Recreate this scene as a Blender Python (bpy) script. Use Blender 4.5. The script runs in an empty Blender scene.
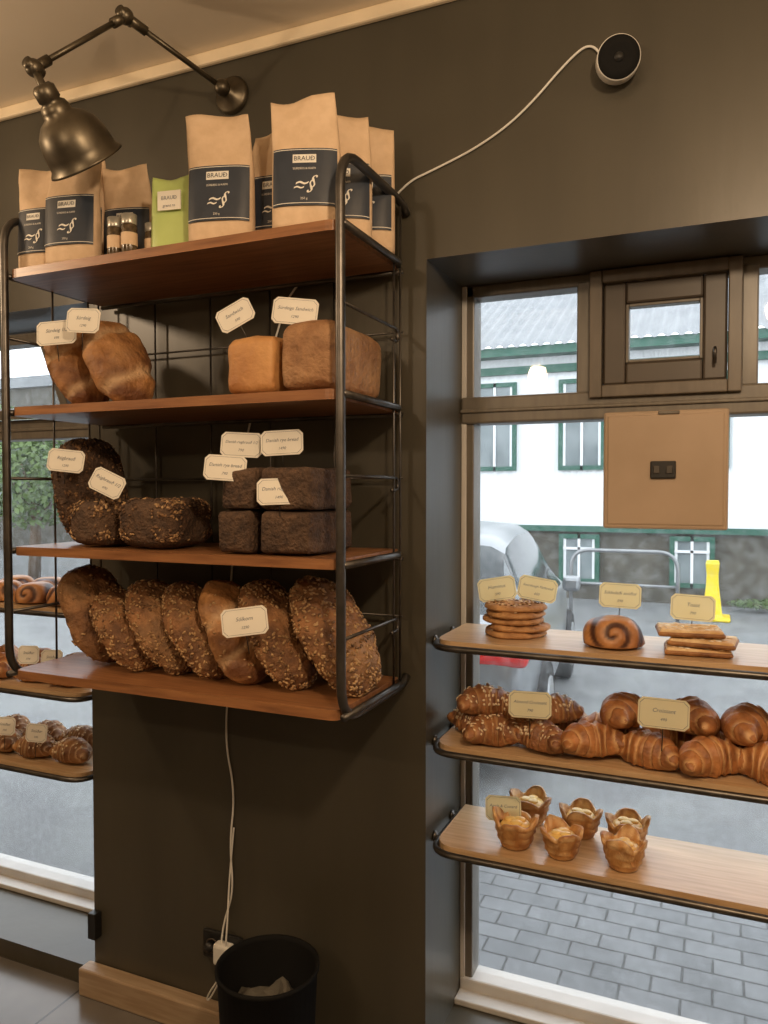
import bpy, bmesh, math, random
from mathutils import Vector, Matrix, noise
R = random.Random(11)
sc = bpy.context.scene
try:
    sc.view_settings.view_transform = 'Standard'
    sc.view_settings.look = 'None'
except Exception: pass

# ---------------------------------------------------------------- materials
def mat(name, c1, c2=None, scale=8, rough=.5, metal=0, bump=0, bscale=None, tone=None,
        stretch=(1,1,1), detail=4, lo=.35, hi=.65, coat=0, spec=None, transl=0):
    m = bpy.data.materials.new(name); m.use_nodes = True
    nt = m.node_tree; N = nt.nodes; L = nt.links
    p = N['Principled BSDF']
    p.inputs['Roughness'].default_value = rough
    p.inputs['Metallic'].default_value = metal
    if coat: p.inputs['Coat Weight'].default_value = coat; p.inputs['Coat Roughness'].default_value = .25
    if spec is not None: p.inputs['Specular IOR Level'].default_value = spec
    tc = N.new('ShaderNodeTexCoord'); mp = N.new('ShaderNodeMapping')
    mp.inputs['Scale'].default_value = stretch
    L.new(tc.outputs['Object'], mp.inputs['Vector'])
    if c2 is None: c2 = tuple(x*.88 for x in c1)
    n = N.new('ShaderNodeTexNoise'); n.inputs['Scale'].default_value = scale; n.inputs['Detail'].default_value = detail
    L.new(mp.outputs[0], n.inputs['Vector'])
    r = N.new('ShaderNodeValToRGB')
    r.color_ramp.elements[0].position = lo; r.color_ramp.elements[0].color = (*c1, 1)
    r.color_ramp.elements[1].position = hi; r.color_ramp.elements[1].color = (*c2, 1)
    L.new(n.outputs[0], r.inputs[0]); col = r.outputs[0]
    if tone is not None:
        a = N.new('ShaderNodeAttribute'); a.attribute_name = 'tone'
        mx = N.new('ShaderNodeMix'); mx.data_type = 'RGBA'
        L.new(a.outputs['Fac'], mx.inputs[0]); L.new(col, mx.inputs[6]); mx.inputs[7].default_value = (*tone, 1)
        col = mx.outputs[2]
    L.new(col, p.inputs['Base Color'])
    if bump:
        b = N.new('ShaderNodeBump'); b.inputs['Strength'].default_value = bump; b.inputs['Distance'].default_value = .01
        n2 = N.new('ShaderNodeTexNoise'); n2.inputs['Scale'].default_value = bscale or scale*3; n2.inputs['Detail'].default_value = 5
        L.new(mp.outputs[0], n2.inputs['Vector']); L.new(n2.outputs[0], b.inputs['Height']); L.new(b.outputs[0], p.inputs['Normal'])
    if transl:
        tr = N.new('ShaderNodeBsdfTranslucent'); L.new(col, tr.inputs[0])
        ms = N.new('ShaderNodeMixShader'); ms.inputs[0].default_value = transl
        L.new(p.outputs[0], ms.inputs[1]); L.new(tr.outputs[0], ms.inputs[2]); L.new(ms.outputs[0], N['Material Output'].inputs[0])
    return m

def brickmat(name, c1, c2, mortar, w, h, ms=.004, rough=.6, bump=.3, rot=0):
    m = bpy.data.materials.new(name); m.use_nodes = True
    nt = m.node_tree; N = nt.nodes; L = nt.links; p = N['Principled BSDF']; p.inputs['Roughness'].default_value = rough
    tc = N.new('ShaderNodeTexCoord'); mp = N.new('ShaderNodeMapping'); mp.inputs['Rotation'].default_value = (0,0,rot)
    b = N.new('ShaderNodeTexBrick'); b.inputs['Scale'].default_value = 1
    b.inputs['Brick Width'].default_value = w; b.inputs['Row Height'].default_value = h
    b.inputs['Mortar Size'].default_value = ms
    b.inputs['Color1'].default_value = (*c1,1); b.inputs['Color2'].default_value = (*c2,1); b.inputs['Mortar'].default_value = (*mortar,1)
    L.new(tc.outputs['Object'], mp.inputs[0]); L.new(mp.outputs[0], b.inputs['Vector'])
    n = N.new('ShaderNodeTexNoise'); n.inputs['Scale'].default_value = 6; L.new(tc.outputs['Object'], n.inputs['Vector'])
    mx = N.new('ShaderNodeMix'); mx.data_type = 'RGBA'; mx.blend_type = 'MULTIPLY'; mx.inputs[0].default_value = .5
    L.new(b.outputs['Color'], mx.inputs[6]); L.new(n.outputs[0], mx.inputs[7])
    L.new(mx.outputs[2], p.inputs['Base Color'])
    bp = N.new('ShaderNodeBump'); bp.inputs['Strength'].default_value = bump; bp.inputs['Distance'].default_value = .004; bp.invert = True
    L.new(b.outputs['Fac'], bp.inputs['Height']); L.new(bp.outputs[0], p.inputs['Normal'])
    return m

def glassmat():
    m = bpy.data.materials.new('window_glass'); m.use_nodes = True
    nt = m.node_tree; N = nt.nodes; L = nt.links
    N.remove(N['Principled BSDF'])
    t = N.new('ShaderNodeBsdfTransparent'); t.inputs[0].default_value = (.98,.99,.99,1)
    g = N.new('ShaderNodeBsdfGlossy'); g.inputs['Roughness'].default_value = .02
    lw = N.new('ShaderNodeLayerWeight'); lw.inputs['Blend'].default_value = .5
    pw = N.new('ShaderNodeMath'); pw.operation = 'POWER'; pw.inputs[1].default_value = 5
    ma = N.new('ShaderNodeMath'); ma.operation = 'MULTIPLY_ADD'; ma.inputs[1].default_value = .7; ma.inputs[2].default_value = .025
    mx = N.new('ShaderNodeMixShader')
    L.new(lw.outputs['Facing'], pw.inputs[0]); L.new(pw.outputs[0], ma.inputs[0])
    L.new(ma.outputs[0], mx.inputs[0]); L.new(t.outputs[0], mx.inputs[1]); L.new(g.outputs[0], mx.inputs[2])
    # faint dust film with water-spot noise
    df = N.new('ShaderNodeBsdfTranslucent'); df.inputs[0].default_value = (.9,.93,.95,1)
    tc = N.new('ShaderNodeTexCoord'); n = N.new('ShaderNodeTexNoise'); n.inputs['Scale'].default_value = 45; n.inputs['Detail'].default_value = 6
    L.new(tc.outputs['Object'], n.inputs['Vector'])
    rp = N.new('ShaderNodeMapRange'); rp.inputs[1].default_value=.45; rp.inputs[2].default_value=.8; rp.inputs[3].default_value=.03; rp.inputs[4].default_value=.14
    L.new(n.outputs[0], rp.inputs[0])
    m2 = N.new('ShaderNodeMixShader'); L.new(rp.outputs[0], m2.inputs[0]); L.new(mx.outputs[0], m2.inputs[1]); L.new(df.outputs[0], m2.inputs[2])
    L.new(m2.outputs[0], N['Material Output'].inputs[0])
    return m

M_wall = mat('wall_paint_dark', (.066,.059,.043), (.052,.0465,.034), scale=3, rough=.36, bump=.06, bscale=14, stretch=(1.6,1.6,.25))
M_ceil = mat('ceiling_paint', (.82,.72,.58), (.76,.66,.52), scale=2, rough=.8)
M_trim = mat('trim_cream', (.85,.72,.52), rough=.6)
M_inner = mat('plaster_warm', (.46,.38,.28), (.42,.34,.25), scale=2, rough=.8)
M_floor = brickmat('floor_tiles', (.16,.15,.14), (.20,.185,.17), (.07,.065,.06), .6, .3, .004, rough=.22)
M_wood = mat('shelf_wood', (.34,.155,.062), (.185,.075,.03), scale=6, rough=.38, stretch=(1.2,14,14), lo=.3, hi=.7, bump=.08, coat=.12)
M_woodL = mat('display_wood', (.60,.42,.25), (.44,.28,.145), scale=6, rough=.35, stretch=(1.2,16,16), lo=.3, hi=.7, coat=.3)
M_base = mat('baseboard_wood', (.40,.30,.20), (.30,.21,.13), scale=6, rough=.5, stretch=(1,12,12))
M_steel = mat('dark_steel', (.13,.12,.11), (.08,.075,.07), scale=20, rough=.35, metal=.85)
M_bronze = mat('lamp_gunmetal', (.17,.145,.105), (.10,.085,.062), scale=14, rough=.40, metal=.9)
M_frame = mat('window_frame_paint', (.165,.148,.122), (.13,.116,.096), scale=8, rough=.35, stretch=(6,6,1))
M_vent = mat('vent_frame_paint', (.13,.106,.08), (.10,.082,.062), scale=8, rough=.4, stretch=(6,6,1))
M_frameD = mat('window_sash_dark', (.065,.05,.037), rough=.4)
M_sill = mat('sill_white', (.60,.59,.57), rough=.5)
M_panel = mat('panel_board', (.42,.315,.225), (.37,.275,.19), scale=5, rough=.55)
M_glass = glassmat()
M_black = mat('black_plastic', (.012,.012,.012), rough=.4)
M_matte = mat('black_matte', (.008,.008,.008), rough=.8, spec=.15)
M_white = mat('white_plastic', (.75,.74,.70), rough=.4)
M_kraft = mat('kraft_paper', (.70,.52,.35), (.62,.45,.29), scale=30, rough=.7, bump=.25, bscale=40)
M_label = mat('label_navy', (.025,.034,.052), (.03,.04,.06), scale=30, rough=.4)
M_ink = mat('label_white', (.8,.78,.72), rough=.6)
M_green = mat('green_pouch', (.50,.62,.22), (.44,.55,.18), scale=12, rough=.4, bump=.2, bscale=30)
M_jar = mat('spice_jar', (.13,.09,.05), (.05,.035,.02), scale=90, rough=.2)
M_jarl = mat('jar_cap', (.5,.48,.42), rough=.3, metal=.5)
M_card = mat('card_cream', (.80,.77,.69), (.76,.73,.65), scale=10, rough=.7)
M_cardlit = mat('card_backlit', (.88,.84,.64), (.84,.80,.60), scale=10, rough=.7, transl=.5)  # cream card again; yellow tint paints in the daylight behind it
M_cink = mat('card_ink', (.16,.18,.23), rough=.7)
M_crust = mat('crust_golden', (.50,.245,.085), (.15,.058,.022), scale=13, rough=.6, bump=.9, bscale=45, tone=(.60,.41,.24), lo=.3, hi=.66, detail=9)
M_crust2 = mat('crust_sandwich', (.60,.32,.12), (.34,.14,.042), scale=10, rough=.55, bump=.4, bscale=60, tone=(.62,.42,.24), lo=.3,hi=.7)
M_crust3 = mat('crust_wholegrain', (.42,.235,.11), (.22,.10,.042), scale=16, rough=.65, bump=.8, bscale=70, tone=(.50,.36,.22), lo=.3,hi=.7, detail=8)
M_crustS = mat('crust_seeded', (.32,.15,.058), (.11,.048,.02), scale=20, rough=.7, bump=1, bscale=70, tone=(.45,.28,.14))
M_rye = mat('rye_dark', (.10,.055,.031), (.04,.021,.013), scale=40, rough=.8, bump=1, bscale=110, tone=(.2,.12,.07))
M_seed = mat('seeds', (.50,.32,.155), (.29,.165,.07), scale=60, rough=.6)
M_seedD = mat('seeds_dark', (.26,.14,.06), (.10,.05,.025), scale=60, rough=.6)
M_croi = mat('croissant_crust', (.48,.20,.065), (.20,.072,.024), scale=24, rough=.48, bump=.5, bscale=70, tone=(.70,.44,.21), detail=7)
M_croiD = mat('almond_croissant_crust', (.34,.14,.05), (.14,.052,.022), scale=26, rough=.5, bump=.6, bscale=70, tone=(.50,.29,.13), detail=7)
M_past = mat('pale_pastry', (.62,.32,.11), (.34,.14,.045), scale=24, rough=.45, bump=.5, bscale=70, tone=(.78,.54,.28), detail=7)
M_choc = mat('swirl_bun_crust', (.50,.24,.09), (.32,.135,.05), scale=22, rough=.45, bump=.3, tone=(.07,.024,.013))
M_almond = mat('almond_flakes', (.78,.62,.42), rough=.6)
M_cust = mat('custard', (.88,.64,.24), (.86,.54,.15), scale=40, rough=.3)
M_flat = mat('flat_bread', (.56,.31,.13), (.28,.13,.05), scale=30, rough=.7, bump=.6, bscale=60)
M_slice = mat('toast_cream', (.78,.60,.36), (.56,.34,.15), scale=25, rough=.7, bump=.4)
M_paver = brickmat('pavers', (.25,.26,.27), (.195,.205,.215), (.09,.09,.09), .19, .092, .005, rough=.7, bump=.5)
M_asph = mat('asphalt', (.19,.20,.20), (.15,.155,.16), scale=3, rough=.8, bump=.4, bscale=90)
M_hwhite = mat('house_white', (.76,.78,.80), (.72,.74,.76), scale=2, rough=.7)
M_hdark = mat('house_basement', (.11,.10,.08), (.07,.065,.05), scale=5, rough=.8)
M_hgreen = mat('house_green_trim', (.025,.11,.075), rough=.5)
M_hglass = mat('house_glass', (.24,.28,.29), (.14,.17,.18), scale=2, rough=.1)
M_hroof = mat('roof_metal', (.27,.285,.30), (.21,.225,.24), scale=3, rough=.6)
M_kerb = mat('kerb_stone', (.34,.34,.34), scale=6, rough=.8)
M_carp = mat('car_silver', (.30,.32,.34), rough=.32, metal=.6, coat=.4)
M_carg = mat('car_glass', (.05,.06,.065), rough=.08)
M_red = mat('tail_red', (.65,.02,.015), rough=.2)
M_tyre = mat('tyre', (.02,.02,.02), rough=.8)
M_yel = mat('yellow_plastic', (.85,.65,.02), rough=.5)
M_leaf = mat('leaves', (.06,.105,.025), (.12,.18,.05), scale=3, rough=.7)
M_bark = mat('bark', (.12,.08,.05), rough=.9)
M_galv = mat('galvanised', (.30,.31,.32), rough=.4, metal=.6)

# ---------------------------------------------------------------- builder
class B:
    def __init__(s): s.v=[]; s.f=[]; s.m=[]; s.s=[]; s.t=[]; s.mats=[]
    def mi(s,m):
        if m not in s.mats: s.mats.append(m)
        return s.mats.index(m)
    def add(s, vs, fs, m, smooth=True, M=None, tone=None):
        o = len(s.v)
        if M is not None: vs = [M @ Vector(v) for v in vs]
        s.v += [tuple(v) for v in vs]; s.f += [tuple(i+o for i in f) for f in fs]
        k = s.mi(m); s.m += [k]*len(fs); s.s += [smooth]*len(fs)
        s.t += list(tone) if tone else [0.0]*len(vs)
        return s
    def bm(s, bm, m, smooth=False, M=None):
        bm.verts.ensure_lookup_table(); bm.verts.index_update()
        s.add([v.co.copy() for v in bm.verts], [[v.index for v in f.verts] for f in bm.faces], m, smooth, M); bm.free()
        return s
    def box(s, lo, hi, m, bev=0, M=None, seg=2):
        bm = bmesh.new(); bmesh.ops.create_cube(bm, size=1)
        c = [(a+b)/2 for a,b in zip(lo,hi)]; d = [abs(b-a) for a,b in zip(lo,hi)]
        for v in bm.verts: v.co = Vector([v.co[i]*d[i]+c[i] for i in range(3)])
        if bev: bmesh.ops.bevel(bm, geom=list(bm.edges), offset=min(bev, min(d)*.45), segments=seg, affect='EDGES', profile=.5)
        return s.bm(bm, m, False, M)
    def tube(s, pts, r, m, n=8, closed=False, M=None):
        pts = [Vector(p) for p in pts]; K = len(pts); vs=[]; fs=[]
        rs = r if isinstance(r,(list,tuple)) else [r]*K
        up = None
        for i,p in enumerate(pts):
            a = pts[(i-1)%K] if (closed or i>0) else p; b = pts[(i+1)%K] if (closed or i<K-1) else p
            t = (b-a)
            if t.length < 1e-9: t = Vector((0,0,1))
            t.normalize()
            if up is None:
                up = Vector((0,0,1)) if abs(t.z)<.9 else Vector((1,0,0))
            up = (up - t*up.dot(t))
            if up.length<1e-6: up = t.orthogonal()
            up.normalize(); sd = t.cross(up)
            for k in range(n):
                an = 2*math.pi*k/n
                vs.append(p + (up*math.cos(an)+sd*math.sin(an))*rs[i])
        for i in range(K if closed else K-1):
            j=(i+1)%K
            for k in range(n):
                fs.append((i*n+k, i*n+(k+1)%n, j*n+(k+1)%n, j*n+k))
        if not closed:
            fs.append(tuple(range(n))[::-1]); fs.append(tuple((K-1)*n+k for k in range(n)))
        return s.add(vs, fs, m, True, M)
    def lathe(s, prof, m, n=24, M=None, smooth=True, f=None, tone=None):
        vs=[]; fs=[]; K=len(prof); tn=[]
        for (r,z) in prof:
            for k in range(n):
                a=2*math.pi*k/n; q=Vector((max(r,1e-5)*math.cos(a), max(r,1e-5)*math.sin(a), z))
                if f: q=f(q,a,r,z)
                vs.append(q)
                tn.append(tone(q,a) if tone else 0.0)
        for i in range(K-1):
            for k in range(n): fs.append((i*n+k, i*n+(k+1)%n, (i+1)*n+(k+1)%n, (i+1)*n+k))
        return s.add(vs, fs, m, smooth, M, tn)
    def ell(s, c, ax, m, nu=6, nv=4):
        vs=[]; fs=[]
        for i in range(nv+1):
            ph=math.pi*i/nv
            for k in range(nu):
                a=2*math.pi*k/nu
                vs.append(Vector(c)+ax[0]*(math.sin(ph)*math.cos(a))+ax[1]*(math.sin(ph)*math.sin(a))+ax[2]*math.cos(ph))
        for i in range(nv):
            for k in range(nu): fs.append((i*nu+k,i*nu+(k+1)%nu,(i+1)*nu+(k+1)%nu,(i+1)*nu+k))
        return s.add(vs,fs,m,True)
    def obj(s, name, M=None, recalc=True):
        me = bpy.data.meshes.new(name); me.from_pydata(s.v, [], s.f)
        for m in s.mats: me.materials.append(m)
        me.polygons.foreach_set('material_index', s.m); me.polygons.foreach_set('use_smooth', s.s)
        at = me.attributes.new('tone','FLOAT','POINT'); at.data.foreach_set('value', s.t)
        if recalc:
            bm = bmesh.new(); bm.from_mesh(me); bmesh.ops.recalc_face_normals(bm, faces=bm.faces); bm.to_mesh(me); bm.free()
        me.update()
        o = bpy.data.objects.new(name, me); sc.collection.objects.link(o)
        if M is not None: o.matrix_world = M
        return o

def T(x,y,z): return Matrix.Translation((x,y,z))
def RZ(d): return Matrix.Rotation(math.radians(d),4,'Z')
def RX(d): return Matrix.Rotation(math.radians(d),4,'X')
def RY(d): return Matrix.Rotation(math.radians(d),4,'Y')
def drop(o, z):
    bpy.context.view_layer.update()
    mz = min((o.matrix_world @ v.co).z for v in o.data.vertices)
    o.matrix_world = T(0,0,z-mz) @ o.matrix_world
    return o
def fillet(pts, r, closed=False, k=6):
    pts=[Vector(p) for p in pts]; out=[]; n=len(pts)
    for i,p in enumerate(pts):
        if not closed and i in (0,n-1): out.append(p); continue
        a=pts[(i-1)%n]; b=pts[(i+1)%n]
        ra=min(r,(a-p).length*.49); rb=min(r,(b-p).length*.49)
        s=p+(a-p).normalized()*ra; e=p+(b-p).normalized()*rb
        for j in range(k+1):
            t=j/k; out.append(s*(1-t)**2+p*2*t*(1-t)+e*t*t)
    return out
_tc={}
def textmesh(txt, width=None, size=1, shear=0):
    key=(txt,shear)
    if key not in _tc:
        cu=bpy.data.curves.new('t','FONT'); cu.body=txt; cu.size=1; cu.align_x='CENTER'; cu.align_y='CENTER'; cu.resolution_u=2; cu.shear=shear
        ob=bpy.data.objects.new('t',cu); sc.collection.objects.link(ob); bpy.context.view_layer.update()
        me=ob.to_mesh(); vs=[v.co.copy() for v in me.vertices]; fs=[tuple(p.vertices) for p in me.polygons]
        ob.to_mesh_clear(); bpy.data.objects.remove(ob); bpy.data.curves.remove(cu)
        _tc[key]=(vs,fs)
    vs,fs=_tc[key]
    if not vs: return [],[]
    w=max(v.x for v in vs)-min(v.x for v in vs)
    k=size
    if width and w*k>width: k=width/w
    return [v*k for v in vs], fs

# ---------------------------------------------------------------- room shell
ZC=2.76; SOF=2.12; WY=.29
XL, XR = -1.764, -.668          # pillar
b=B()
b.box((XL,0,0),(XR,.42,ZC),M_wall)
b.box((XR,0,SOF),(1.15,.42,ZC),M_wall)
b.box((XR,0,0),(1.15,.42,.10),M_wall)
b.box((1.15,0,0),(2.8,.42,ZC),M_wall)
b.box((-3.5,0,SOF),(XL,.42,ZC),M_wall)
b.box((-3.5,0,0),(XL,.42,.06),M_wall)
b.box((-4.6,0,0),(-3.5,.42,ZC),M_wall)
b.obj('wall_front')
B().box((-4.7,-4.6,0),(-4.6,.42,ZC),M_inner).obj('wall_left')
B().box((2.8,-4.6,0),(2.9,.42,ZC),M_inner).obj('wall_right')
B().box((-4.7,-4.7,0),(2.9,-4.6,ZC),M_inner).obj('wall_rear')
B().box((-4.7,-4.7,ZC),(2.9,.42,ZC+.1),M_ceil).obj('ceiling')
B().box((-4.7,-4.7,-.08),(2.9,.42,0),M_floor).obj('floor')
B().box((-4.6,-.02,ZC-.035),(2.8,0,ZC),M_trim,.006).obj('trim_1')
B().box((XL-.02,-.05,0.0),(-1.02,-.001,.085),M_base,.006).obj('baseboard_front')

def pane(b,x0,x1,z0,z1,y): b.add([(x0,y,z0),(x1,y,z0),(x1,y,z1),(x0,y,z1)],[(0,1,2,3)],M_glass,False)
def window(name, x0, x1, zb, cols, jamb=.035):
    b=B(); y0,y1=WY,WY+.07
    b.box((x0,y0,zb),(x0+jamb,y1,SOF),M_frame,.004); b.box((x1-jamb,y0,zb),(x1,y1,SOF),M_frame,.004)
    b.box((x0,y0-.006,zb),(x0+jamb*.4,y0+.01,SOF),M_sill,.002)
    b.box((x0,y0,SOF-.032),(x1,y1,SOF),M_frame,.004)
    b.box((x0,y0-.012,1.735),(x1,y1,1.81),M_frame,.006)
    b.box((x0,y0+.004,1.765),(x1,y0-.02,1.775),M_frame,.003)
    b.box((x0,y0-.01,zb),(x1,y1,zb+.05),M_sill,.006)
    b.box((x0,y0-.06,zb-.0),(x1,y0,zb+.018),M_sill,.004)
    for c in cols: b.box((c-.019,y0-.004,1.80),(c+.019,y1,SOF-.02),M_frame,.004)
    pane(b,x0+jamb*.5,x1-jamb*.5,zb+.03,SOF-.02,WY+.038)
    return b
b=window('w',XR,1.15,.10,[-.331,.066,.46,.82])
def rect_frame(b,x0,x1,z0,z1,w,y0,y1,m,bev=.003):
    b.box((x0,y0,z0),(x0+w,y1,z1),m,bev); b.box((x1-w,y0,z0),(x1,y1,z1),m,bev)
    b.box((x0+w,y0,z0),(x1-w,y1,z0+w),m,bev); b.box((x0+w,y0,z1-w),(x1-w,y1,z1),m,bev)
rect_frame(b,-.314,.049,1.79,SOF-.003,.032,WY-.03,WY+.035,M_vent)
rect_frame(b,-.281,.016,1.823,2.086,.056,WY-.01,WY+.033,M_frameD,.006)
rect_frame(b,-.225,-.040,1.879,2.03,.008,WY-.004,WY+.03,M_frame,.002)
b.tube(fillet([(-.012,WY-.03,1.86),(-.012,WY-.03,1.90),(-.012,WY-.01,1.90)],.01),.004,M_steel)
b.obj('window_1')
b=window('w2',-3.5,XL,.06,[-2.05,-2.62,-3.05])
b.obj('window_2')
b=B()
rect_frame(b,-.25,.25,0,.30,.035,-.015,.015,M_frame); pane(b,-.23,.23,.02,.28,0)
b.tube([(-.24,.0,.2),(-.24,.12,.12)],.004,M_steel); 
b.obj('transom_sash', T(-2.335,WY-.03,1.812)@RX(24))

# electrical board on window
b=B()
b.box((-.272,WY-.055,1.452),(.022,WY-.013,1.748),M_panel,.006)
b.box((-.262,WY-.058,1.462),(.012,WY-.05,1.738),M_panel,.004)
b.box((-.157,WY-.066,1.578),(-.097,WY-.057,1.622),M_black,.003)
for i in (-.142,-.112): b.box((i-.008,WY-.069,1.59),(i+.008,WY-.065,1.61),M_steel,.002)
b.box((-.14,WY-.062,1.738),(-.09,WY-.05,1.746),M_frame,.002)
b.obj('electrical_panel')

# ---------------------------------------------------------------- wall shelf rack
SX0,SX1=-1.68,-.72; SYF=-.37; SYB=-.03
SZ=[2.112,1.762,1.404,1.084]
b=B()
for i,z in enumerate(SZ):
    w=.022; x0=SX0+.008; x1=SX1-.008; yf=SYF+.004; yb=SYB-.01
    poly=fillet([(x0,yb,0),(x0,yf,0),(x1,yf,0),(x1,yb,0)],.03)
    n=len(poly)
    vs=[(p.x,p.y,z-w) for p in poly]+[(p.x,p.y,z) for p in poly]
    fs=[tuple(range(n)),tuple(range(2*n-1,n-1,-1))]+[(k,(k+1)%n,n+(k+1)%n,n+k) for k in range(n)]
    b.add(vs,fs,M_wood,False)
    for x,sg in ((SX0,-1),(SX1,1)):
        pth=fillet([(x-sg*.10,SYB-.005,z-.012),(x+sg*.006,SYB-.005,z-.012),(x+sg*.006,SYF+.0,z-.012)],.05)
        b.tube(pth,.0085,M_steel,8)
    b.tube([(SX0,SYB,z-.025),(SX1,SYB,z-.025)],.006,M_steel)
for x in (SX0,SX1):
    loop=fillet([(x,-.004,2.235),(x,SYB,2.255),(x,SYF,2.255),(x,SYF,1.062),(x,SYB,1.062),(x,-.004,1.08)],.085)
    b.tube(loop,.0105,M_steel,10)
    for y in (-.045,-.085): b.tube([(x,y,1.065),(x,y,2.25)],.003,M_steel,6)
    if x<-1: b.tube([(x,-.215,1.07),(x,-.215,2.1)],.003,M_steel,6)
    for z in (1.235,1.58,1.94):
        b.tube(fillet([(x,SYF,z),(x,-.06,z),(x,-.06,z-.03),(x,-.10,z-.03)],.015),.0042,M_steel,6)
for k in range(1,5):
    x=SX0+(SX1-SX0)*k/5
    b.tube([(x,SYB+.005,1.07),(x,SYB+.005,2.1)],.0028,M_steel,6)
for z in (1.235,1.58,1.94):
    b.tube([(SX0,SYB+.001,z),(SX1,SYB+.001,z)],.0028,M_steel,6)
for x in (SX0+.1,SX1-.1):
    for z in (1.09,2.115): b.box((x-.012,SYB-.01,z-.02),(x+.012,-.001,z+.02),M_steel,.003)
b.obj('bread_shelf_rack')

# ---------------------------------------------------------------- window display shelves
def dshelf(x0,x1,z):
    b=B(); yf,yb=-.018,.245; w=.02
    poly=fillet([(x0,yb,0),(x0,yf,0),(x1,yf,0),(x1,yb,0)],.06)
    n=len(poly)
    vs=[(p.x,p.y,z-w) for p in poly]+[(p.x,p.y,z) for p in poly]
    fs=[tuple(range(n)),tuple(range(2*n-1,n-1,-1))]+[(k,(k+1)%n,n+(k+1)%n,n+k) for k in range(n)]
    b.add(vs,fs,M_woodL,False)
    b.tube(fillet([(x0-.008,yb,z-.017),(x0-.008,yf-.011,z-.017),(x1+.008,yf-.011,z-.017),(x1+.008,yb,z-.017)],.07),.0085,M_steel,8)
    b.tube([(x0-.008,yb,z-.017),(x1+.008,yb,z-.017)],.007,M_steel,8)
    for x,e in ((x0-.008,-1),(x1+.008,1)):
        b.lathe([(0,0),(.014,0),(.014,.006),(.006,.008),(.006,.025)],M_steel,12,M=T(x+e*.018,.06,z-.017)@RY(-90*e))
        b.lathe([(0,0),(.014,0),(.014,.006),(.006,.008),(.006,.025)],M_steel,12,M=T(x+e*.018,.20,z-.017)@RY(-90*e))
    return b.obj('display_shelf')
DZ=[1.18,.92,.67]
for z in DZ:
    dshelf(XR+.027,1.123,z)
for z in DZ:
    dshelf(-3.47,XL-.027,z)

# ---------------------------------------------------------------- bread
def sp(v,e): return math.copysign(abs(v)**e, v)
def loaf(name, L,W,H, X,Y,z, rot=None, m=M_crust, e1=.9,e2=.85, flat=.55, seeds=0, seedm=None, slash=None, amp=.005, dome=0, nf=14, nu=64, nv=34, taper=0, ss=1):
    b=B(); vs=[]; fs=[]; tn=[]; sd=Vector((R.random()*50,R.random()*50,R.random()*50))
    def surf(u,v):
        x=L/2*sp(math.cos(v),e1)*sp(math.cos(u),e2); y=W/2*sp(math.cos(v),e1)*sp(math.sin(u),e2); q=H/2*sp(math.sin(v),e1)
        if q<0: q*=flat
        if dome and q>0: q*=1+dome*(1-(2*y/W)**2)*(1-.4*(2*x/L)**2)
        k=1-taper*(x/(L/2)); y*=k
        p=Vector((x,y,q))
        d=noise.noise(p*nf+sd)*amp+noise.noise(p*nf*3.1+sd)*amp*.45+noise.noise(p*nf*8+sd)*amp*.16
        t=max(0,noise.noise(p*9+sd*2))*.5
        if slash and q>-H*.1:
            g=(p.x+p.y*slash[1]+.01*noise.noise(p*20+sd))/slash[0]; fr=abs((g%1)-.5)*2
            if abs(x)<L*.4:
                s=max(0,1-fr/.28); d-=s*.009; t=max(t,s*.9)
        nrm=Vector((x/(L*L),y/(W*W),q/(H*H)))
        if nrm.length>0: nrm.normalize()
        return p+nrm*d, t, nrm
    for i in range(nv+1):
        v=-math.pi/2+math.pi*i/nv
        for k in range(nu):
            p,t,_=surf(2*math.pi*k/nu,v); vs.append(p); tn.append(t)
    for i in range(nv):
        for k in range(nu): fs.append((i*nu+k,i*nu+(k+1)%nu,(i+1)*nu+(k+1)%nu,(i+1)*nu+k))
    b.add(vs,fs,m,True,None,tn)
    for _ in range(seeds):
        u=R.random()*2*math.pi; v=math.asin(R.uniform(-.4,1))
        p,t,nn=surf(u,v)
        t1=nn.orthogonal().normalized(); t1=Matrix.Rotation(R.random()*6.28,3,nn)@t1; t2=nn.cross(t1)
        s=R.uniform(.75,1.3)*ss
        b.ell(p+nn*.001,(t1*.0060*s,t2*.0032*s,nn*.0022*s),seedm[R.randrange(len(seedm))],5,3)
    o=b.obj(name, T(X,Y,z)@(rot if rot is not None else Matrix.Identity(4)))
    return drop(o,z)

def lean(deg_from_vertical, yaw=0, roll=0):
    return RZ(yaw)@RY(90-deg_from_vertical)@RX(roll)
z=SZ[3]+.001
SM=[M_seed,M_seed,M_seed,M_seedD]
for i,(x,y,ln,wd,yw,m_,sl,sd_,dg) in enumerate([
    (-1.555,-.19,.285,.20,-12,M_crustS,None,90,30),
    (-1.425,-.215,.255,.17,-16,M_crustS,None,500,46),
    (-1.315,-.205,.28,.175,-12,M_crustS,None,480,40),
    (-1.20,-.215,.28,.16,-18,M_crustS,None,420,40),
    (-1.085,-.225,.28,.165,-18,M_crust,(.10,.4),40,34),
    (-.965,-.215,.29,.17,-18,M_crustS,None,560,38),
    (-.822,-.205,.315,.195,-22,M_crustS,None,850,40)]):
    loaf('seeded_loaf' if sd_>100 else 'sourdough_loaf',ln,wd,.112,x,y,z,lean(dg,yw),m_,seeds=sd_,seedm=SM,slash=sl,flat=.45,amp=.008,ss=.95)
z=SZ[1]+.001
loaf('sourdough_loaf',.25,.17,.12,-1.585,-.22,z,lean(30,-12),M_crust,slash=(.12,.5),amp=.007)
loaf('sourdough_loaf',.265,.175,.125,-1.43,-.24,z,lean(33,-16),M_crust,slash=(.14,.3),amp=.007)
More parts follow.
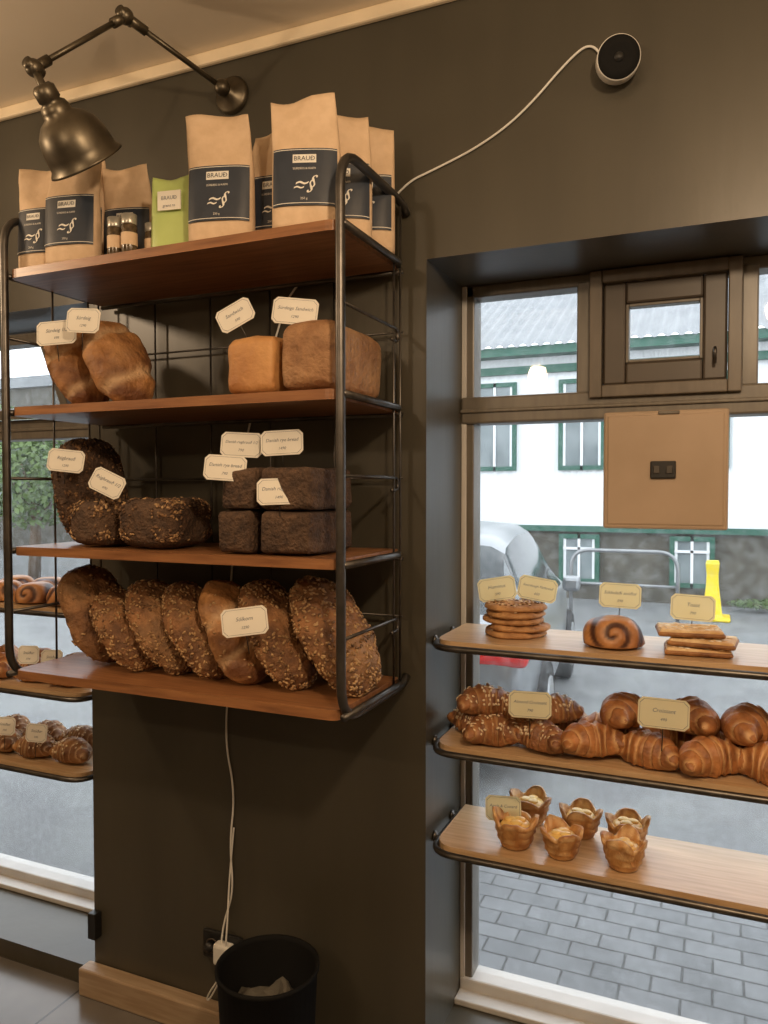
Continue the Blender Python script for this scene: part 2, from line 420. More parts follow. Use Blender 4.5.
loaf('sandwich_loaf',.25,.128,.13,-.972,-.205,z,RZ(90),M_crust2,e1=.3,e2=.18,flat=1,dome=.16,amp=.005)
loaf('sandwich_loaf',.27,.135,.148,-.824,-.20,z,RZ(90),M_crust3,e1=.3,e2=.18,flat=1,dome=.16,amp=.006)
z=SZ[2]+.001
RM=[M_seedD,M_seedD,M_rye,M_seed]
loaf('rye_seed_loaf',.285,.20,.15,-1.60,-.17,z,lean(12,-6),M_rye,seeds=700,seedm=[M_seedD,M_seedD,M_rye],e1=.7,e2=.7,flat=.6)
loaf('rye_seed_loaf',.19,.125,.115,-1.45,-.235,z,RZ(84),M_rye,e1=.4,e2=.3,flat=1,seeds=450,seedm=RM,amp=.006)
loaf('rye_seed_loaf',.20,.165,.12,-1.28,-.235,z,RZ(94),M_rye,e1=.45,e2=.35,flat=1,seeds=600,seedm=RM,amp=.006)
for (x,w) in ((-.998,.092),(-.872,.13)):
    for k in range(2):
        loaf('rye_bread',.22,w,.096,x+R.uniform(-.003,.003),-.23+R.uniform(-.01,.01),z+k*.097,RZ(90+R.uniform(-3,3)),M_rye,e1=.22,e2=.18,flat=1,amp=.004,nf=40)

# ---------------------------------------------------------------- coffee bags, pouch, jars
def bag(name,X,Y,rz,W=.145,H=.285,TH=.036,body=M_kraft,label=True,z=SZ[0]):
    b=B(); n=36; rows=24; sd=R.random()*90; sway=R.uniform(-.008,.008)
    wv=lambda v: W/2*(1-.06*v+.03*math.sin(v*3))
    tv=lambda v: TH*(max(0,1-v)**.65)*(1-.15*math.exp(-v*12))+.0014
    def fr(x,v,off=0):
        w=wv(v); q=min(1,abs(x)/w); return -(tv(v)*(1-q**2.6)**(1/2.6))-off
    vs=[];fs=[]
    for i in range(rows+1):
        v=i/rows
        for k in range(n):
            a=2*math.pi*k/n; x=wv(v)*sp(math.cos(a),.7); y=tv(v)*sp(math.sin(a),.75)
            t=max(0,v-.6)/.4
            yy=.012*t*math.sin(x*38+sd)+sway*t
            d=noise.noise(Vector((x,y,v*H))*26+Vector((sd,0,0)))*.007*t
            zz=v*H+ (.006*math.sin(x*22+sd*2)*t)
            vs.append((x+sway*t,y+yy+d,zz))
    for i in range(rows):
        for k in range(n): fs.append((i*n+k,i*n+(k+1)%n,(i+1)*n+(k+1)%n,(i+1)*n+k))
    fs.append(tuple(range(n))); fs.append(tuple(rows*n+k for k in range(n)))
    b.add(vs,fs,body,True)
    if label:
        def patch(x0,x1,v0,v1,off,m,nx=14,ny=8):
            vv=[];ff=[]
            for j in range(ny+1):
                for i in range(nx+1):
                    v=v0+(v1-v0)*j/ny; x=(x0+(x1-x0)*i/nx)*wv(v); vv.append((x,fr(x,v,off),v*H))
            for j in range(ny):
                for i in range(nx): a=j*(nx+1)+i; ff.append((a,a+1,a+nx+2,a+nx+1))
            b.add(vv,ff,m,True)
        patch(-.93,.93,.16,.60,.004,M_label)
        patch(-.93,.93,.585,.59,.0048,M_ink,14,1); patch(-.93,.93,.175,.18,.0048,M_ink,14,1)
        def tx(s,w,v,cx=0,size=.02,sh=0):
            vs,fs=textmesh(s,w,size,sh)
            b.add([(p.x+cx,fr(p.x+cx,v+p.y/H,.0055),v*H+p.y) for p in vs],fs,M_ink,False)
        patch(-.34,.34,.485,.55,.0048,M_ink,8,2)
        vs,fs=textmesh('BRAUÐ',W*.3,.02)
        b.add([(p.x,fr(p.x,.517+p.y/H,.0058),.517*H+p.y) for p in vs],fs,M_label,False)
        tx('SÚRDEIG & KAFFI',W*.42,.44,size=.0065); tx('250 g',W*.3,.21,size=.007)
        tx('§',W*.2,.33,cx=.014,size=.042,sh=.4); tx('~',W*.25,.335,cx=-.008,size=.05,sh=.3); tx('~',W*.2,.30,cx=-.014,size=.04,sh=.3)
    o=b.obj(name,T(X,Y,z+.001)@RZ(rz)); return o
bag('coffee_bag',-1.622,-.305,8,W=.118,H=.265)
bag('coffee_bag',-1.50,-.315,12)
bag('coffee_bag',-1.565,-.21,5,H=.30)
bag('coffee_bag',-1.43,-.19,14,W=.135)
bag('coffee_bag',-1.058,-.305,16,W=.155,H=.29)
bag('coffee_bag',-1.09,-.12,5)
bag('coffee_bag',-.965,-.215,8)
bag('coffee_bag',-.95,-.10,3,H=.30)
bag('coffee_bag',-.832,-.31,20,W=.15,H=.285)
bag('coffee_bag',-.80,-.21,22,H=.29)
bag('coffee_bag',-.785,-.11,14,H=.30)
pch=bag('green_tea_pouch',-1.205,-.29,10,W=.118,H=.19,TH=.022,body=M_green,label=False)
b=B()
vs,fs=textmesh('BRAUÐ',.05,.02)
b.box((-.030,-.0255,.10),(.030,-.022,.145),M_card)
b.add([(p.x*.8,-.0262,.128+p.y*.8) for p in vs],fs,M_cink,False)
vs,fs=textmesh('grænt te',.05,.012)
b.add([(p.x*.8,-.0262,.110+p.y*.8) for p in vs],fs,M_cink,False)
o=b.obj('pouch_label'); o.parent=pch
for (x,y,h) in ((-1.36,-.32,.10),(-1.312,-.325,.10),(-1.275,-.285,.085)):
    B().lathe([(0,0),(.017,0),(.019,.004),(.019,h*.72),(.016,h*.78)],M_jar,16).lathe([(.0195,h*.25),(.0195,h*.55)],M_kraft,16).lathe([(.0175,h*.76),(.0185,h*.78),(.0185,h),(0,h)],M_jarl,16).obj('spice_jar',T(x,y,SZ[0]+.001))

# ---------------------------------------------------------------- price tags
def tag(X,Y,Z,txt,sub,rz=18,roll=0,stick=.05,w=.098,h=.058,m=M_card,tilt=-8):
    b=B(); c=.009
    def ring(i):
        a,d=w/2-i,h/2-i
        return [(-a+c,-d),(a-c,-d),(a,-d+c),(a,d-c),(a-c,d),(-a+c,d),(-a,d-c),(-a,-d+c)]
    o=ring(0); vs=[(x,0,z) for x,z in o]+[(x,.0014,z) for x,z in o]
    fs=[tuple(range(8)),tuple(range(15,7,-1))]+[(k,(k+1)%8,8+(k+1)%8,8+k) for k in range(8)]
    b.add(vs,fs,m,False)
    r1,r2=ring(.0035),ring(.0041)
    b.add([(x,-.0006,z) for x,z in r1]+[(x,-.0006,z) for x,z in r2],[(k,(k+1)%8,8+(k+1)%8,8+k) for k in range(8)],M_cink,False)
    for s,zz,sz in ((txt,.006,.0125),(sub,-.013,.009)):
        vs,fs=textmesh(s,w*.78,sz,.25); b.add([(p.x,-.0007,zz+p.y) for p in vs],fs,M_cink,False)
    Mt=T(X,Y,Z)@RZ(rz)@RY(roll)@RX(tilt)
    if stick:
        b.tube([(0,.003,0),(0,.004,-h/2),(0,.012,-h/2-stick)],.0011,M_steel,6)
    return b.obj('price_tag',Mt)
tag(-1.53,-.345,1.945,'Súrdeig 1/2','690',18,-4,.04,w=.105,h=.062)
tag(-1.432,-.355,1.965,'Súrdeig','1290',18,3,.04,w=.085,h=.062)
tag(-1.04,-.28,1.958,'Sandwich','590',16,-28,.05,w=.09)
tag(-.885,-.27,1.955,'Súrdeigs Sandwich','1290',18,6,.04,w=.105,h=.062)
tag(-1.535,-.315,1.625,'Rúgbrauð','1290',18,6,.03)
tag(-1.38,-.335,1.567,'Rúgbrauð 1/2','690',20,26,.03,w=.085)
tag(-1.018,-.29,1.655,'Danish rugbrauð 1/2','790',18,3,.04)
tag(-.915,-.28,1.658,'Danish rye bread','1490',18,-3,.04)
tag(-1.025,-.345,1.60,'Danish rye bread','790',18,4,.03)
tag(-.880,-.352,1.547,'Danish rúgbrauð','1490',18,-2,.03)
tag(-.955,-.375,1.260,'Sólkorn','1290',18,-8,.04,w=.105,h=.062)
for (x,y,zz,t,s,rz,ro) in ((-.527,.15,1.292,'Hummus','590',10,-10),(-.423,.16,1.296,'Sourdough Flatbread','650',14,10),(-.217,.14,1.293,'Súkkulaði snúður','590',6,2),(-.052,.13,1.275,'Toast','790',8,3),(.16,.10,1.27,'Kleina','400',8,3)):
    tag(x,y,zz,t,s,rz,ro,.045,w=.098,h=.060,m=M_cardlit)
tag(-.405,.0,1.04,'Almond Croissant','790',10,0,.05,m=M_cardlit,w=.10,h=.062)
tag(-.106,-.005,1.055,'Croissant','490',6,2,.05,m=M_cardlit,w=.108,h=.066)
tag(-.492,.09,.742,'Apple & Custard','690',8,-2,.03,m=M_cardlit,w=.09,h=.062)
for (x,y,zz) in ((-2.03,.0,1.02),(-1.93,.0,1.015),(-2.14,.0,.775),(-2.0,.0,.77),(-2.3,.0,1.02),(-2.35,0,.775)):
    tag(x,y,zz,'Snúður','590',20,R.uniform(-8,8),.05,m=M_card,w=.07)

# ---------------------------------------------------------------- pastries
def croissant(X,Y,z,rz,size=1,m=M_croi,almond=False,tiltx=0,name=None):
    b=B(); N=72; n=24; vs=[];fs=[];tn=[]; sd=Vector((R.random()*40,R.random()*40,0)); br=R.uniform(.03,.055)
    steps=R.uniform(2.9,3.5)
    def cl(s): return Vector((.070*math.sin(s*1.25)/math.sin(1.25),-br*s*s,0))
    for i in range(N+1):
        s=-1+2*i/N; s_=max(-.999,min(.999,s))
        c=cl(s); tg=(cl(s+.01)-cl(s-.01)).normalized(); sdv=Vector((-tg.y,tg.x,0))
        for k in range(n):
            a=2*math.pi*k/n
            tw=.34*math.sin(a*1+.6)+.2*noise.noise(Vector((math.cos(a),math.sin(a),s*2))+sd)
            ph2=abs(s_)*steps+.55+tw*(.4+abs(s_)); f2=ph2%1
            env=.008+.036*math.cos(s_*math.pi/2)**1.1
            if abs(s_)>.93: env*=max(.15,(1-abs(s_))/.07)**.5
            step=1.0+.20*(1-f2)**1.3-.06*(1 if f2<.04 else 0)
            rr=env*step
            p=c+sdv*(math.cos(a)*rr)+Vector((0,0,math.sin(a)*rr*.95))
            if p.z<-.022: p.z=-.022-(-.022-p.z)*.3
            p+=(p-c).normalized()*(noise.noise(p*55+sd)*.0026+noise.noise(p*18+sd)*.004)
            vs.append(p*size); tn.append(min(1,max(0,(f2-.6)/.35))*.8+.1*max(0,-math.sin(a)))
    for i in range(N):
        for k in range(n): fs.append((i*n+k,i*n+(k+1)%n,(i+1)*n+(k+1)%n,(i+1)*n+k))
    fs.append(tuple(range(n))); fs.append(tuple(N*n+k for k in range(n)))
    b.add(vs,fs,m,True,None,tn)
    if almond:
        for _ in range(60):
            i=R.randrange(8,N-8); k=R.randrange(1,n//2)
            p=Vector(vs[i*n+k]); nn=(p-cl(-1+2*i/N)*size).normalized(); t1=Matrix.Rotation(R.random()*6,3,nn)@nn.orthogonal().normalized()
            b.ell(p+nn*.001,(t1*.0055,nn.cross(t1)*.0035,nn*.0012),M_almond,6,3)
    o=b.obj(name or ('almond_croissant' if almond else 'croissant'),T(X,Y,z)@RZ(rz)@RX(tiltx)); return drop(o,z)
z=DZ[1]+.001
for (x,y,dz,rz) in ((-.575,.11,0,-35),(-.505,.045,0,20),(-.385,.04,0,-25),(-.545,.10,.055,30),(-.46,.11,.045,-15),(-.375,.12,.045,40),(-.47,.20,0,0),(-.36,.20,0,5)):
    croissant(x,y,z+dz,rz,.95,M_croiD,True,tiltx=R.uniform(-8,8))
for (x,y,dz,rz) in ((-.268,.045,0,26),(-.140,.043,0,-22),(-.012,.045,0,34),(.115,.045,0,-30),(.245,.04,0,15),
                    (-.24,.16,0,-5),(-.10,.165,0,12),(.04,.165,0,-8),(.18,.16,0,10),(-.205,.125,.058,66),(-.05,.13,.058,-48),(.065,.125,.058,62),(.20,.12,.058,-35),
                    (.38,.05,0,20),(.52,.06,0,-12),(.45,.16,0,6)):
    croissant(x,y,z+dz,rz,1.04,tiltx=R.uniform(-12,12))
for i in range(5):
    r=.078-.003*(i%2)
    b=B(); b.lathe([(0,0),(r*.92,0),(r,.004),(r,.008),(r*.93,.0135),(r*.5,.016),(0,.015)],M_flat,40,
        f=lambda q,a,rr,zz,s=i: q*(1+.04*math.sin(a*3+s*2)+.06*noise.noise(Vector((math.cos(a)*2,math.sin(a)*2,s*3))))+Vector((0,0,noise.noise(q*40+Vector((s*3,0,0)))*.005*(zz>.006))))
    for _ in range(80):
        a=R.random()*6.28; q=math.sqrt(R.random())*r*.9
        b.ell((q*math.cos(a),q*math.sin(a),.0165),(Vector((.004,0,0)),Vector((0,.003,0)),Vector((0,0,.0018))),R.choice([M_seed,M_seedD,M_almond]),5,3)
    b.obj('flatbread',T(-.472+R.uniform(-.010,.010),.13+R.uniform(-.005,.005),DZ[0]+.001+i*.0165))
def bun(X,Y,z,s=1,rz=0,name='swirl_bun',m=M_choc):
    b=B(); prof=[]
    K=30
    for i in range(K+1):
        t=math.pi/2*i/K; prof.append((.066*math.cos(t)**.5 if i<K else 0,.066*math.sin(t)**.9))
    prof=[(0,0),(.05,0),(.06,.004)]+prof[1:]
    def wv(q,a): return math.sin(math.hypot(q.x*.9,q.z-.035)*210+math.atan2(q.z-.035,q.x)+q.y*20)
    def f(q,a,r,zz):
        if zz<.006: return q
        k=1+.035*wv(q,a)
        return Vector((q.x*k*1.05,q.y*k,zz*(1+.02*wv(q,a))))
    b.lathe(prof,m,72,f=f,tone=lambda q,a: min(1,max(0,-wv(q,a)*1.4)) if q.z>.006 else .2)
    return b.obj(name,T(X,Y,z+.001)@RZ(rz)@Matrix.Scale(s,4))
bun(-.226,.085,DZ[0],1.03,8,'swirl_bun',M_choc)
for i,(dx,dy_,rz) in enumerate(((0,0,4),(.012,.0,-5),(-.018,.01,8))):
    b=B(); b.box((-.068,-.05,0),(.068,.05,.017),M_slice,.006,seg=3); b.box((-.071,-.053,.001),(.071,.053,.012),M_crust,.005)
    for k in range(40): b.ell((R.uniform(-.06,.06),R.uniform(-.045,.045),.0172),(Vector((.008,0,0)),Vector((0,.006,0)),Vector((0,0,.0016))),R.choice([M_card,M_slice,M_almond]),6,3)
    b.obj('toast_slice',T(-.04+dx,.075+dy_,DZ[0]+.001+i*.0195)@RZ(rz))
croissant(.22,.08,DZ[0]+.001,10); croissant(.40,.09,DZ[0]+.001,-10)
def basket(X,Y,z,rz=0,s=1):
    b=B(); n=56; ph=R.random()*6; off=[R.uniform(-.12,.16) for _ in range(4)]
    def f(q,a,r,zz):
        k=abs(math.cos(2*a+.15*math.sin(3*a)))**.8
        if zz<.012: return q
        h=zz/.075; o=off[int((a+math.pi/4)/(math.pi/2))%4]*h
        return Vector((q.x*(1+.16*k*h),q.y*(1+.16*k*h),zz*(.74+(.28+o)*k*h)+noise.noise(Vector((math.cos(a)*3+ph,math.sin(a)*3,zz*60)))*.004))
    prof=[(0,0),(.028,0),(.034,.004),(.037,.018),(.041,.024),(.040,.036),(.044,.042),(.043,.056),(.047,.062),(.048,.073),(.042,.074),(.039,.062),(.034,.054)]
    b.lathe(prof,M_past,n,f=f,tone=lambda q,a: max(0,math.sin(q.z*330+math.sin(a*2)))*.85)
    b.lathe([(.038,.048),(.032,.056),(.018,.060),(0,.061)],M_cust,24)
    for k in range(3):
        a=ph+k*2.09; b.ell((.012*math.cos(a),.012*math.sin(a),.060),(Vector((.016,0,0)),Vector((0,.014,0)),Vector((0,0,.006))),M_cust,14,8)
    return b.obj('custard_pastry_basket',T(X,Y,z+.001)@RZ(rz)@Matrix.Scale(s,4))
for (x,dy_) in ((-.451,1.853),(-.447,2.0),(-.336,1.845),(-.312,1.975),(-.193,1.845),(-.197,1.965)):
    basket(x,dy_-1.8,DZ[2],R.uniform(0,90),R.uniform(.95,1.04))
for (x,y) in ((-1.92,.06),(-2.06,.06),(-2.2,.06),(-2.34,.06),(-2.5,.06),(-1.98,.18),(-2.13,.18),(-2.28,.18)):
    bun(x,y,DZ[0],.98,R.uniform(0,180))
for (x,y) in ((-1.91,.055),(-2.06,.055),(-2.22,.055),(-2.40,.055),(-1.99,.16),(-2.15,.16),(-2.32,.16)):
    croissant(x,y,DZ[1]+.001,R.uniform(-20,20),1,M_croi)
for (x,y) in ((-1.91,.06),(-2.06,.055),(-2.21,.06),(-2.36,.06),(-1.98,.17),(-2.13,.17),(-2.29,.17)):
    croissant(x,y,DZ[2]+.001,R.uniform(-20,20),1,M_crust,True)

# ---------------------------------------------------------------- sconce lamp
b=B()
base=Vector((-1.235,0,2.63)); j1=Vector((-1.34,-.30,2.705)); j2=Vector((-1.425,-.50,2.50)); ap=Vector((-1.388,-.5,2.435)); rc=ap+Vector((.012,.108,-.115))
b.lathe([(0,-.002),(.05,-.002),(.052,.006),(.045,.016),(.02,.022),(.018,.04),(0,.042)],M_bronze,28,M=T(*base)@RX(90))
def ball(c,r): b.lathe([(r*math.sin(math.pi*i/10),-r*math.cos(math.pi*i/10)) for i in range(11)],M_bronze,16,M=T(*c))
elbow=base+Vector((0,-.05,0))
ball(elbow,.022); ball(j1,.02); ball(j2,.02)
b.tube([elbow,j1],.007,M_bronze,10); b.tube([j1,j2],.007,M_bronze,10)
for c in (j1,j2): b.lathe([(0,-.022),(.013,-.022),(.013,.022),(0,.022)],M_bronze,14,M=T(*c)@RX(80))
b.tube([elbow+(j1-elbow)*.8,j1],.012,M_bronze,10); b.tube([j1,j1+(j2-j1)*.15],.012,M_bronze,10); b.tube([j2,j2+(j1-j2)*.15],.012,M_bronze,10)
b.tube([j2,ap],.009,M_bronze,10)
ax=(rc-ap).normalized(); q=ax.to_track_quat('Z','Y').to_matrix().to_4x4()
prof=[(.0,-.02),(.018,-.02),(.026,-.012),(.026,.012),(.022,.016),(.03,.022),(.034,.034),(.034,.044),(.052,.054),(.070,.074),(.079,.10),(.082,.125),(.083,.142),(.090,.150),(.092,.155),(.088,.156),(.080,.146),(.078,.125),(.074,.10),(.065,.078),(.045,.06),(0,.055)]
b.lathe(prof,M_bronze,40,M=T(*ap)@q)
b.lathe([(.0,.055),(.014,.06),(.024,.085),(.026,.10),(.018,.12),(0,.126)],M_white,20,M=T(*ap)@q)
b.obj('swing_arm_lamp')

# ---------------------------------------------------------------- camera + cords, outlet, bin
b=B(); cp=Vector((-.214,-.03,2.485))
q=Vector((.22,-1,-.25)).to_track_quat('Z','Y').to_matrix().to_4x4()
b.lathe([(0,-.028),(.03,-.026),(.042,-.015),(.046,0),(.046,.034),(.0445,.038),(.043,.0385)],M_white,36,M=T(*cp)@q)
b.lathe([(.0437,.0383),(.042,.041),(.025,.0415),(.02,.040),(0,.040)],M_matte,36,M=T(*cp)@q)
b.lathe([(.010,.0412),(.008,.044),(0,.045)],M_black,20,M=T(*cp)@q)
b.lathe([(0,0),(.022,0),(.022,.005),(.01,.012),(.008,.03)],M_white,20,M=T(-.214,-.001,2.487)@RX(90))
b.obj('security_camera')
def smooth(pts,it=3):
    pts=[Vector(p) for p in pts]
    for _ in range(it):
        o=[pts[0]]
        for a,c in zip(pts,pts[1:]): o+= [a*.75+c*.25,a*.25+c*.75]
        o.append(pts[-1]); pts=o
    return pts
b=B()
b.tube(smooth([(-.245,-.012,2.51),(-.275,-.006,2.553),(-.32,-.005,2.53),(-.43,-.005,2.425),(-.53,-.005,2.37),(-.64,-.005,2.335),(-.73,-.006,2.31),(-.82,-.006,2.20),(-1.05,-.006,2.10),(-1.10,-.006,1.95),(-1.2,-.006,1.7),(-1.25,-.006,1.3),(-1.25,-.006,1.05),(-1.27,-.008,.85),(-1.235,-.008,.70),(-1.255,-.008,.55),(-1.24,-.01,.42),(-1.27,-.015,.33),(-1.27,-.03,.27)]),.0028,M_white,8)
b.obj('power_cord')
b=B()
b.tube(smooth([(-1.25,-.03,.25),(-1.26,-.05,.19),(-1.30,-.06,.13),(-1.29,-.06,.12),(-1.255,-.04,.2),(-1.245,-.035,.33),(-1.255,-.01,.45),(-1.24,-.008,.6)]),.0026,M_white,8); b.obj('power_cord')
b=B(); b.box((-1.345,-.014,.21),(-1.215,-.0005,.29),M_black,.004)
for x in (-1.31,-1.25): b.lathe([(.02,0),(.022,.003),(.018,.004),(.017,-.004)],M_frameD,20,M=T(x,-.014,.25)@RX(90))
b.box((-1.29,-.045,.215),(-1.235,-.012,.275),M_white,.008); b.lathe([(0,0),(.015,0),(.014,.02),(0,.022)],M_black,16,M=T(-1.315,-.014,.25)@RX(90))
b.obj('wall_outlet')
b=B(); b.box((XL+.0,-.03,.17),(XL+.03,-.0005,.25),M_black,.003); b.obj('cable_box')
b=B()
b.lathe([(0,0),(.10,0),(.104,.006),(.122,.375),(.127,.378),(.127,.388),(.121,.388),(.118,.375),(.10,.012),(0,.01)],M_matte,40)
bin_=b.obj('waste_bin',T(-1.0,-.215,.001))
b=B(); vs=[];fs=[]
for i in range(13):
    for k in range(24):
        r=.105*i/12; a=k*math.pi/12; p=Vector((r*math.cos(a),r*math.sin(a),0)); vs.append((p.x,p.y,.28+noise.noise(p*22)*.06-(.02 if i==12 else 0)))
for i in range(12):
    for k in range(24): fs.append((i*24+k,i*24+(k+1)%24,(i+1)*24+(k+1)%24,(i+1)*24+k))
b.add(vs,fs,M_hdark,False)
o=b.obj('bin_liner'); o.parent=bin_

# ---------------------------------------------------------------- outside
G=-.16
B().box((-1.7,.42,G-.2),(25,1.62,-.10),M_paver).obj('pavement')
B().box((-30,.42,G-.2),(-1.7,1.62,-.10),M_asph).obj('pavement')
B().box((-30,1.62,G-.25),(25,1.75,-.095),M_kerb,.02).obj('kerb')
B().box((-45,1.75,G-.3),(40,30,G),M_asph).obj('street')
b=B(); HY=10.5; hx0,hx1=-11,16
b.box((hx0,HY,G),(hx1,HY+6,.96),M_hdark)
vs=[];fs=[]
K=700
for k in range(K+1):
    x=hx0+(hx1-hx0)*k/K; y=HY-.05-.012*(1 if (k//2)%2 else 0)
    vs+=[(x,y,.96),(x,y,3.75)]
fs=[(2*k,2*k+2,2*k+3,2*k+1) for k in range(K)]
b.add(vs,fs,M_hwhite,False); b.box((hx0,HY-.045,.95),(hx1,HY+6,3.75),M_hwhite)
b.box((hx0,HY-.10,.90),(hx1,HY,.99),M_hgreen); b.box((hx0,HY-.34,3.66),(hx1,HY,3.80),M_hgreen); b.box((hx0,HY-.14,3.40),(hx1,HY,3.52),M_hgreen)
vs=[];fs=[]; K=1500
for k in range(K+1):
    x=hx0-.2+(hx1-hx0+.4)*k/K; w=.025*math.sin(k*.62)
    vs+=[(x,HY-.38,3.80+w),(x,HY+3.6,5.9+w)]
fs=[(2*k,2*k+2,2*k+3,2*k+1) for k in range(K)]
b.add(vs,fs,M_hroof,True)
def hwin(cx,z0,z1,w):
    rect_frame(b,cx-w/2,cx+w/2,z0,z1,.07,HY-.10,HY-.02,M_hgreen,0)
    b.box((cx-w/2+.05,HY-.075,z0+.05),(cx+w/2-.05,HY-.04,z1-.05),M_hglass)
    b.box((cx-w/2+.07,HY-.085,z0+.07),(cx-w/2+.11,HY-.07,z1-.07),M_hwhite); b.box((cx+w/2-.11,HY-.085,z0+.07),(cx+w/2-.07,HY-.07,z1-.07),M_hwhite)
    b.box((cx-.02,HY-.1,z0),(cx+.02,HY-.03,z1),M_hwhite); b.box((cx-w/2+.06,HY-.1,z0+(z1-z0)*.68),(cx+w/2-.06,HY-.03,z0+(z1-z0)*.68+.04),M_hwhite)
for cx in (-9.8,-8.2,-6.6,-5.0,-3.35,-1.96,-.22,1.3,2.9,4.5,6.1,7.7): hwin(cx,1.86,3.28,.72)
for cx in (-8.2,-5.0,-3.4,-1.99,-.35,1.3,2.9,6.1): hwin(cx,.1,.86,.62)
b.obj('house')
b=B(); b.box((-30,14,G),(-16,20,4.5),M_hdark); b.box((-30,13.9,4.4),(-15.8,20,4.7),M_hroof)
for x in (-28,-25,-22,-19): b.box((x,13.9,1.2),(x+1.3,14.05,2.8),M_hglass)
b.obj('apartment_building')
def tree(X,Y,h,r,n=1500,name='tree'):
    b=B(); b.tube([(0,0,0),(.05,0,h*.3),(0,.05,h*.75)],[.12,.10,.04],M_bark,8)
    for k in range(6):
        a=k*1.05; b.tube([(0,0,h*.35+k*.1),(math.cos(a)*r*.6,math.sin(a)*r*.6,h*.6+k*.1)],[.05,.015],M_bark,5)
    vs=[];fs=[]
    for _ in range(n):
        d=Vector((R.gauss(0,1),R.gauss(0,1),R.gauss(0,1))).normalized()*(R.random()**.4)
        c=Vector((d.x*r,d.y*r,h*.68+d.z*h*.34)); u=Vector((R.gauss(0,1),R.gauss(0,1),R.gauss(0,1))).normalized(); w=u.orthogonal().normalized(); s=R.uniform(.04,.085)
        o=len(vs); vs+=[c-u*s,c+w*s*.6,c+u*s,c-w*s*.6]; fs.append((o,o+1,o+2,o+3))
    b.add(vs,fs,M_leaf,False)
    return b.obj(name,T(X,Y,G+.002),recalc=False)
tree(-14.3,9.5,3.6,1.7,3500); tree(-12.0,9.0,2.8,1.1,2500); tree(-17.5,10.5,4.6,2.2,4000)
def shrub(X,Y,r,h):
    b=B(); vs=[];fs=[]
    for k in range(5): b.tube([(0,0,0),(math.cos(k)*r*.5,math.sin(k)*r*.5,h*.7)],.01,M_bark,5)
    for _ in range(600):
        d=Vector((R.gauss(0,1),R.gauss(0,1),R.gauss(0,1))).normalized()*(R.random()**.4)
        c=Vector((d.x*r,d.y*r*.5,h*.6+d.z*h*.4)); u=Vector((R.gauss(0,1),R.gauss(0,1),R.gauss(0,1))).normalized(); w=u.orthogonal().normalized(); s=.03
        o=len(vs); vs+=[c-u*s,c+w*s*.5,c+u*s,c-w*s*.5]; fs.append((o,o+1,o+2,o+3))
    b.add(vs,fs,M_leaf,False); b.obj('shrub',T(X,Y,G+.02),recalc=False)
shrub(.7,10.1,.6,.16); shrub(1.6,10.1,.5,.16)
b=B(); b.box((-.22,-.22,0),(.22,.22,.05),M_yel,.02)
b.lathe([(.19,.05),(.17,.08),(.11,.45),(.10,.6),(.12,.74),(.10,.78),(0,.78)],M_yel,4,M=RZ(45),smooth=False)
b.obj('traffic_cone',T(-.06,9.2,G+.001))
b=B()
b.tube(fillet([(-.68,0,0),(-.68,0,.9),(.68,0,.9),(.68,0,0)],.25),.025,M_galv,10); b.tube([(-.68,0,.45),(.68,0,.45)],.018,M_galv)
b.obj('bike_rack',T(-1.15,8.8,G+.001))
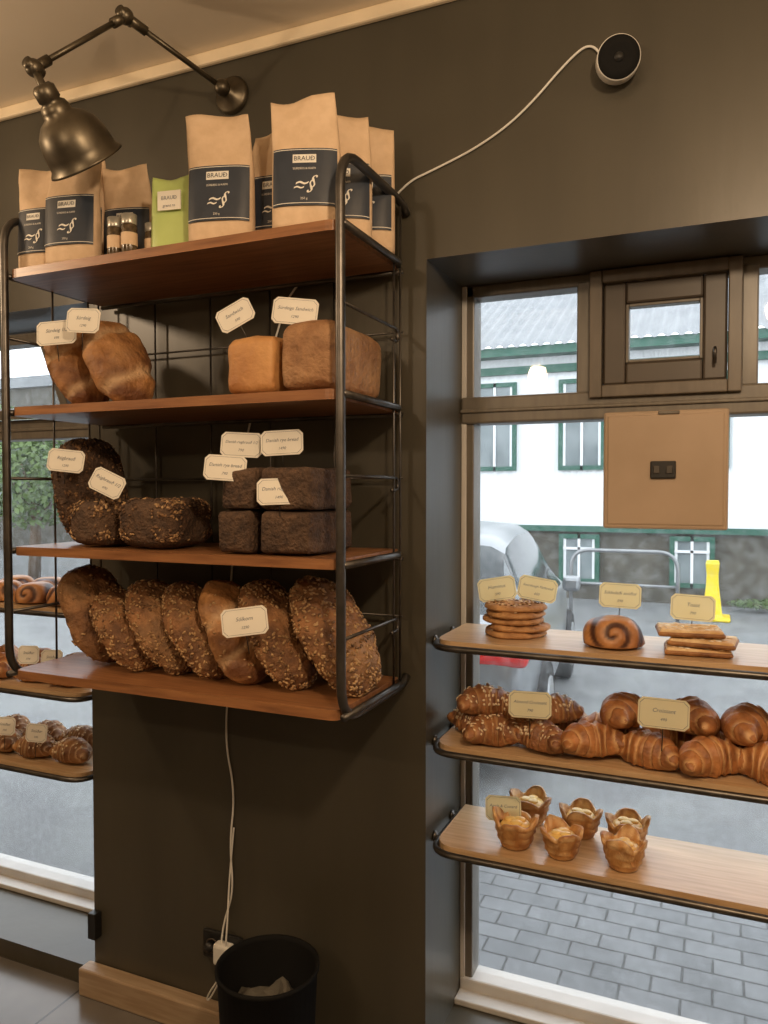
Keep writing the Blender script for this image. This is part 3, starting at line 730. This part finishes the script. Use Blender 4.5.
def car(M):
    b=B()
    S=[(0.00,.42,.74,.66,.68,.62),(.05,.28,.80,.86,.90,.66),(.18,.22,.83,.92,1.02,.66),(.36,.20,.84,.93,1.28,.62),(.55,.20,.85,.93,1.40,.60),(1.0,.20,.86,.92,1.46,.60),(1.7,.20,.86,.91,1.45,.60),(2.15,.20,.86,.90,1.33,.61),(2.55,.20,.86,.89,1.10,.64),(2.85,.20,.85,.87,.93,.70),(3.25,.22,.82,.80,.84,.66),(3.48,.26,.74,.68,.70,.58),(3.55,.34,.64,.55,.57,.5)]
    vs=[]
    def ring(s):
        x,zb,w,zm,zt,wt=s
        h=[(w*.9,zb),(w*.99,zb+.12),(w,(zb+zm)/2),(w*.985,zm-.04),(w*.95,zm),(wt+(w*.95-wt)*.15,zt-(zt-zm)*.12),(wt*.9,zt-.005),(wt*.45,zt+.015)]
        return [(x,y,z) for y,z in h]+[(x,-y,z) for y,z in h[::-1]]
    S2=[]
    for a,c in zip(S,S[1:]):
        for k in range(3):
            t=k/3; S2.append(tuple(a[i]*(1-t)+c[i]*t for i in range(6)))
    S2.append(S[-1])
    rings=[ring(s) for s in S2]; n=16
    for r in rings: vs+=r
    paint=[];glass=[]
    for i in range(len(rings)-1):
        xm=(S2[i][0]+S2[i+1][0])/2
        for k in range(n-1):
            f=(i*n+k,i*n+k+1,(i+1)*n+k+1,(i+1)*n+k)
            side=k in (4,10); top=k in (5,6,7,8,9)
            if side and .42<xm<2.55 and not (1.22<xm<1.30): glass.append(f)
            elif top and (.14<xm<.5 or 2.05<xm<2.8): glass.append(f)
            else: paint.append(f)
        paint.append((i*n+n-1,i*n,(i+1)*n,(i+1)*n+n-1))
    paint.append(tuple(range(n))); paint.append(tuple((len(rings)-1)*n+k for k in range(n)))
    b.add(vs,paint,M_carp,True); b.add(vs,glass,M_carg,True)
    for sg in (1,-1):
        for x in (.72,2.85):
            Mw=T(x,sg*.80,.31)@RX(90)
            b.lathe([(0,-.08),(.2,-.085),(.27,-.10),(.31,-.08),(.31,.08),(.27,.10),(.2,.085),(0,.08)],M_tyre,32,M=Mw)
            b.lathe([(0,-.10),(.06,-.10),(.19,-.105),(.20,-.09)],M_galv,10,M=Mw); b.lathe([(0,.10),(.06,.10),(.19,.105),(.20,.09)],M_galv,10,M=Mw)
        b.box((-.0,sg*.52,.70),(.20,sg*.835,.90),M_red,.04,seg=3)
        b.box((3.3,sg*.5,.56),(3.5,sg*.74,.68),M_white,.03)
        b.box((2.1,sg*.86,.88),(2.25,sg*1.0,1.0),M_carp,.03)
    b.box((-.05,-.78,.30),(.14,.78,.52),M_carp,.05,seg=3); b.box((-.055,-.25,.56),(.02,.25,.67),M_white,.01)
    b.obj('parked_car',M)
ang=math.radians(90+6); h=Vector((math.cos(ang),math.sin(ang),0)); nn=Vector((-h.y,h.x,0))
car(Matrix(((h.x,nn.x,0,-1.80),(h.y,nn.y,0,2.35),(0,0,1,G+.001),(0,0,0,1))))

# ---------------------------------------------------------------- lights
def unseen_pendant(x,y,zz,p,col=(1,.73,.47)):  # fixtures out of view, added to carry the room's warm light
    b=B(); b.tube([(0,0,.05),(0,0,ZC-zz)],.003,M_black,6); b.lathe([(0,.10),(.02,.10),(.025,.03),(.02,.028),(0,.03)],M_bronze,20); b.lathe([(0,ZC-zz-.02),(.05,ZC-zz-.018),(.05,ZC-zz)],M_bronze,24)
    o=b.obj('unseen_pendant_lamp',T(x,y,zz))
    l=bpy.data.lights.new('bulb','POINT'); l.energy=p; l.color=col; l.shadow_soft_size=.06
    lo=bpy.data.objects.new('bulb',l); sc.collection.objects.link(lo); lo.parent=o; lo.location=(0,0,-.04)
unseen_pendant(.25,-1.55,2.42,56)
unseen_pendant(-1.1,-2.6,2.35,30)
unseen_pendant(-2.5,-1.1,2.42,30)  # added out of view to brighten the ceiling at the left
unseen_pendant(1.6,-1.4,2.35,18)
w=bpy.data.worlds.new('World'); sc.world=w; w.use_nodes=True
bg=w.node_tree.nodes['Background']; bg.inputs[0].default_value=(.90,.95,1,1); bg.inputs[1].default_value=2.9

# ---------------------------------------------------------------- camera
cd=bpy.data.cameras.new('Camera'); cam=bpy.data.objects.new('Camera',cd); sc.collection.objects.link(cam)
cam.location=(0,-1.8,1.55); cam.rotation_euler=(math.radians(90-1.64),0,math.radians(23.5))
cd.sensor_fit='VERTICAL'; cd.sensor_height=36; cd.lens=27.04; cd.clip_end=200
sc.camera=cam
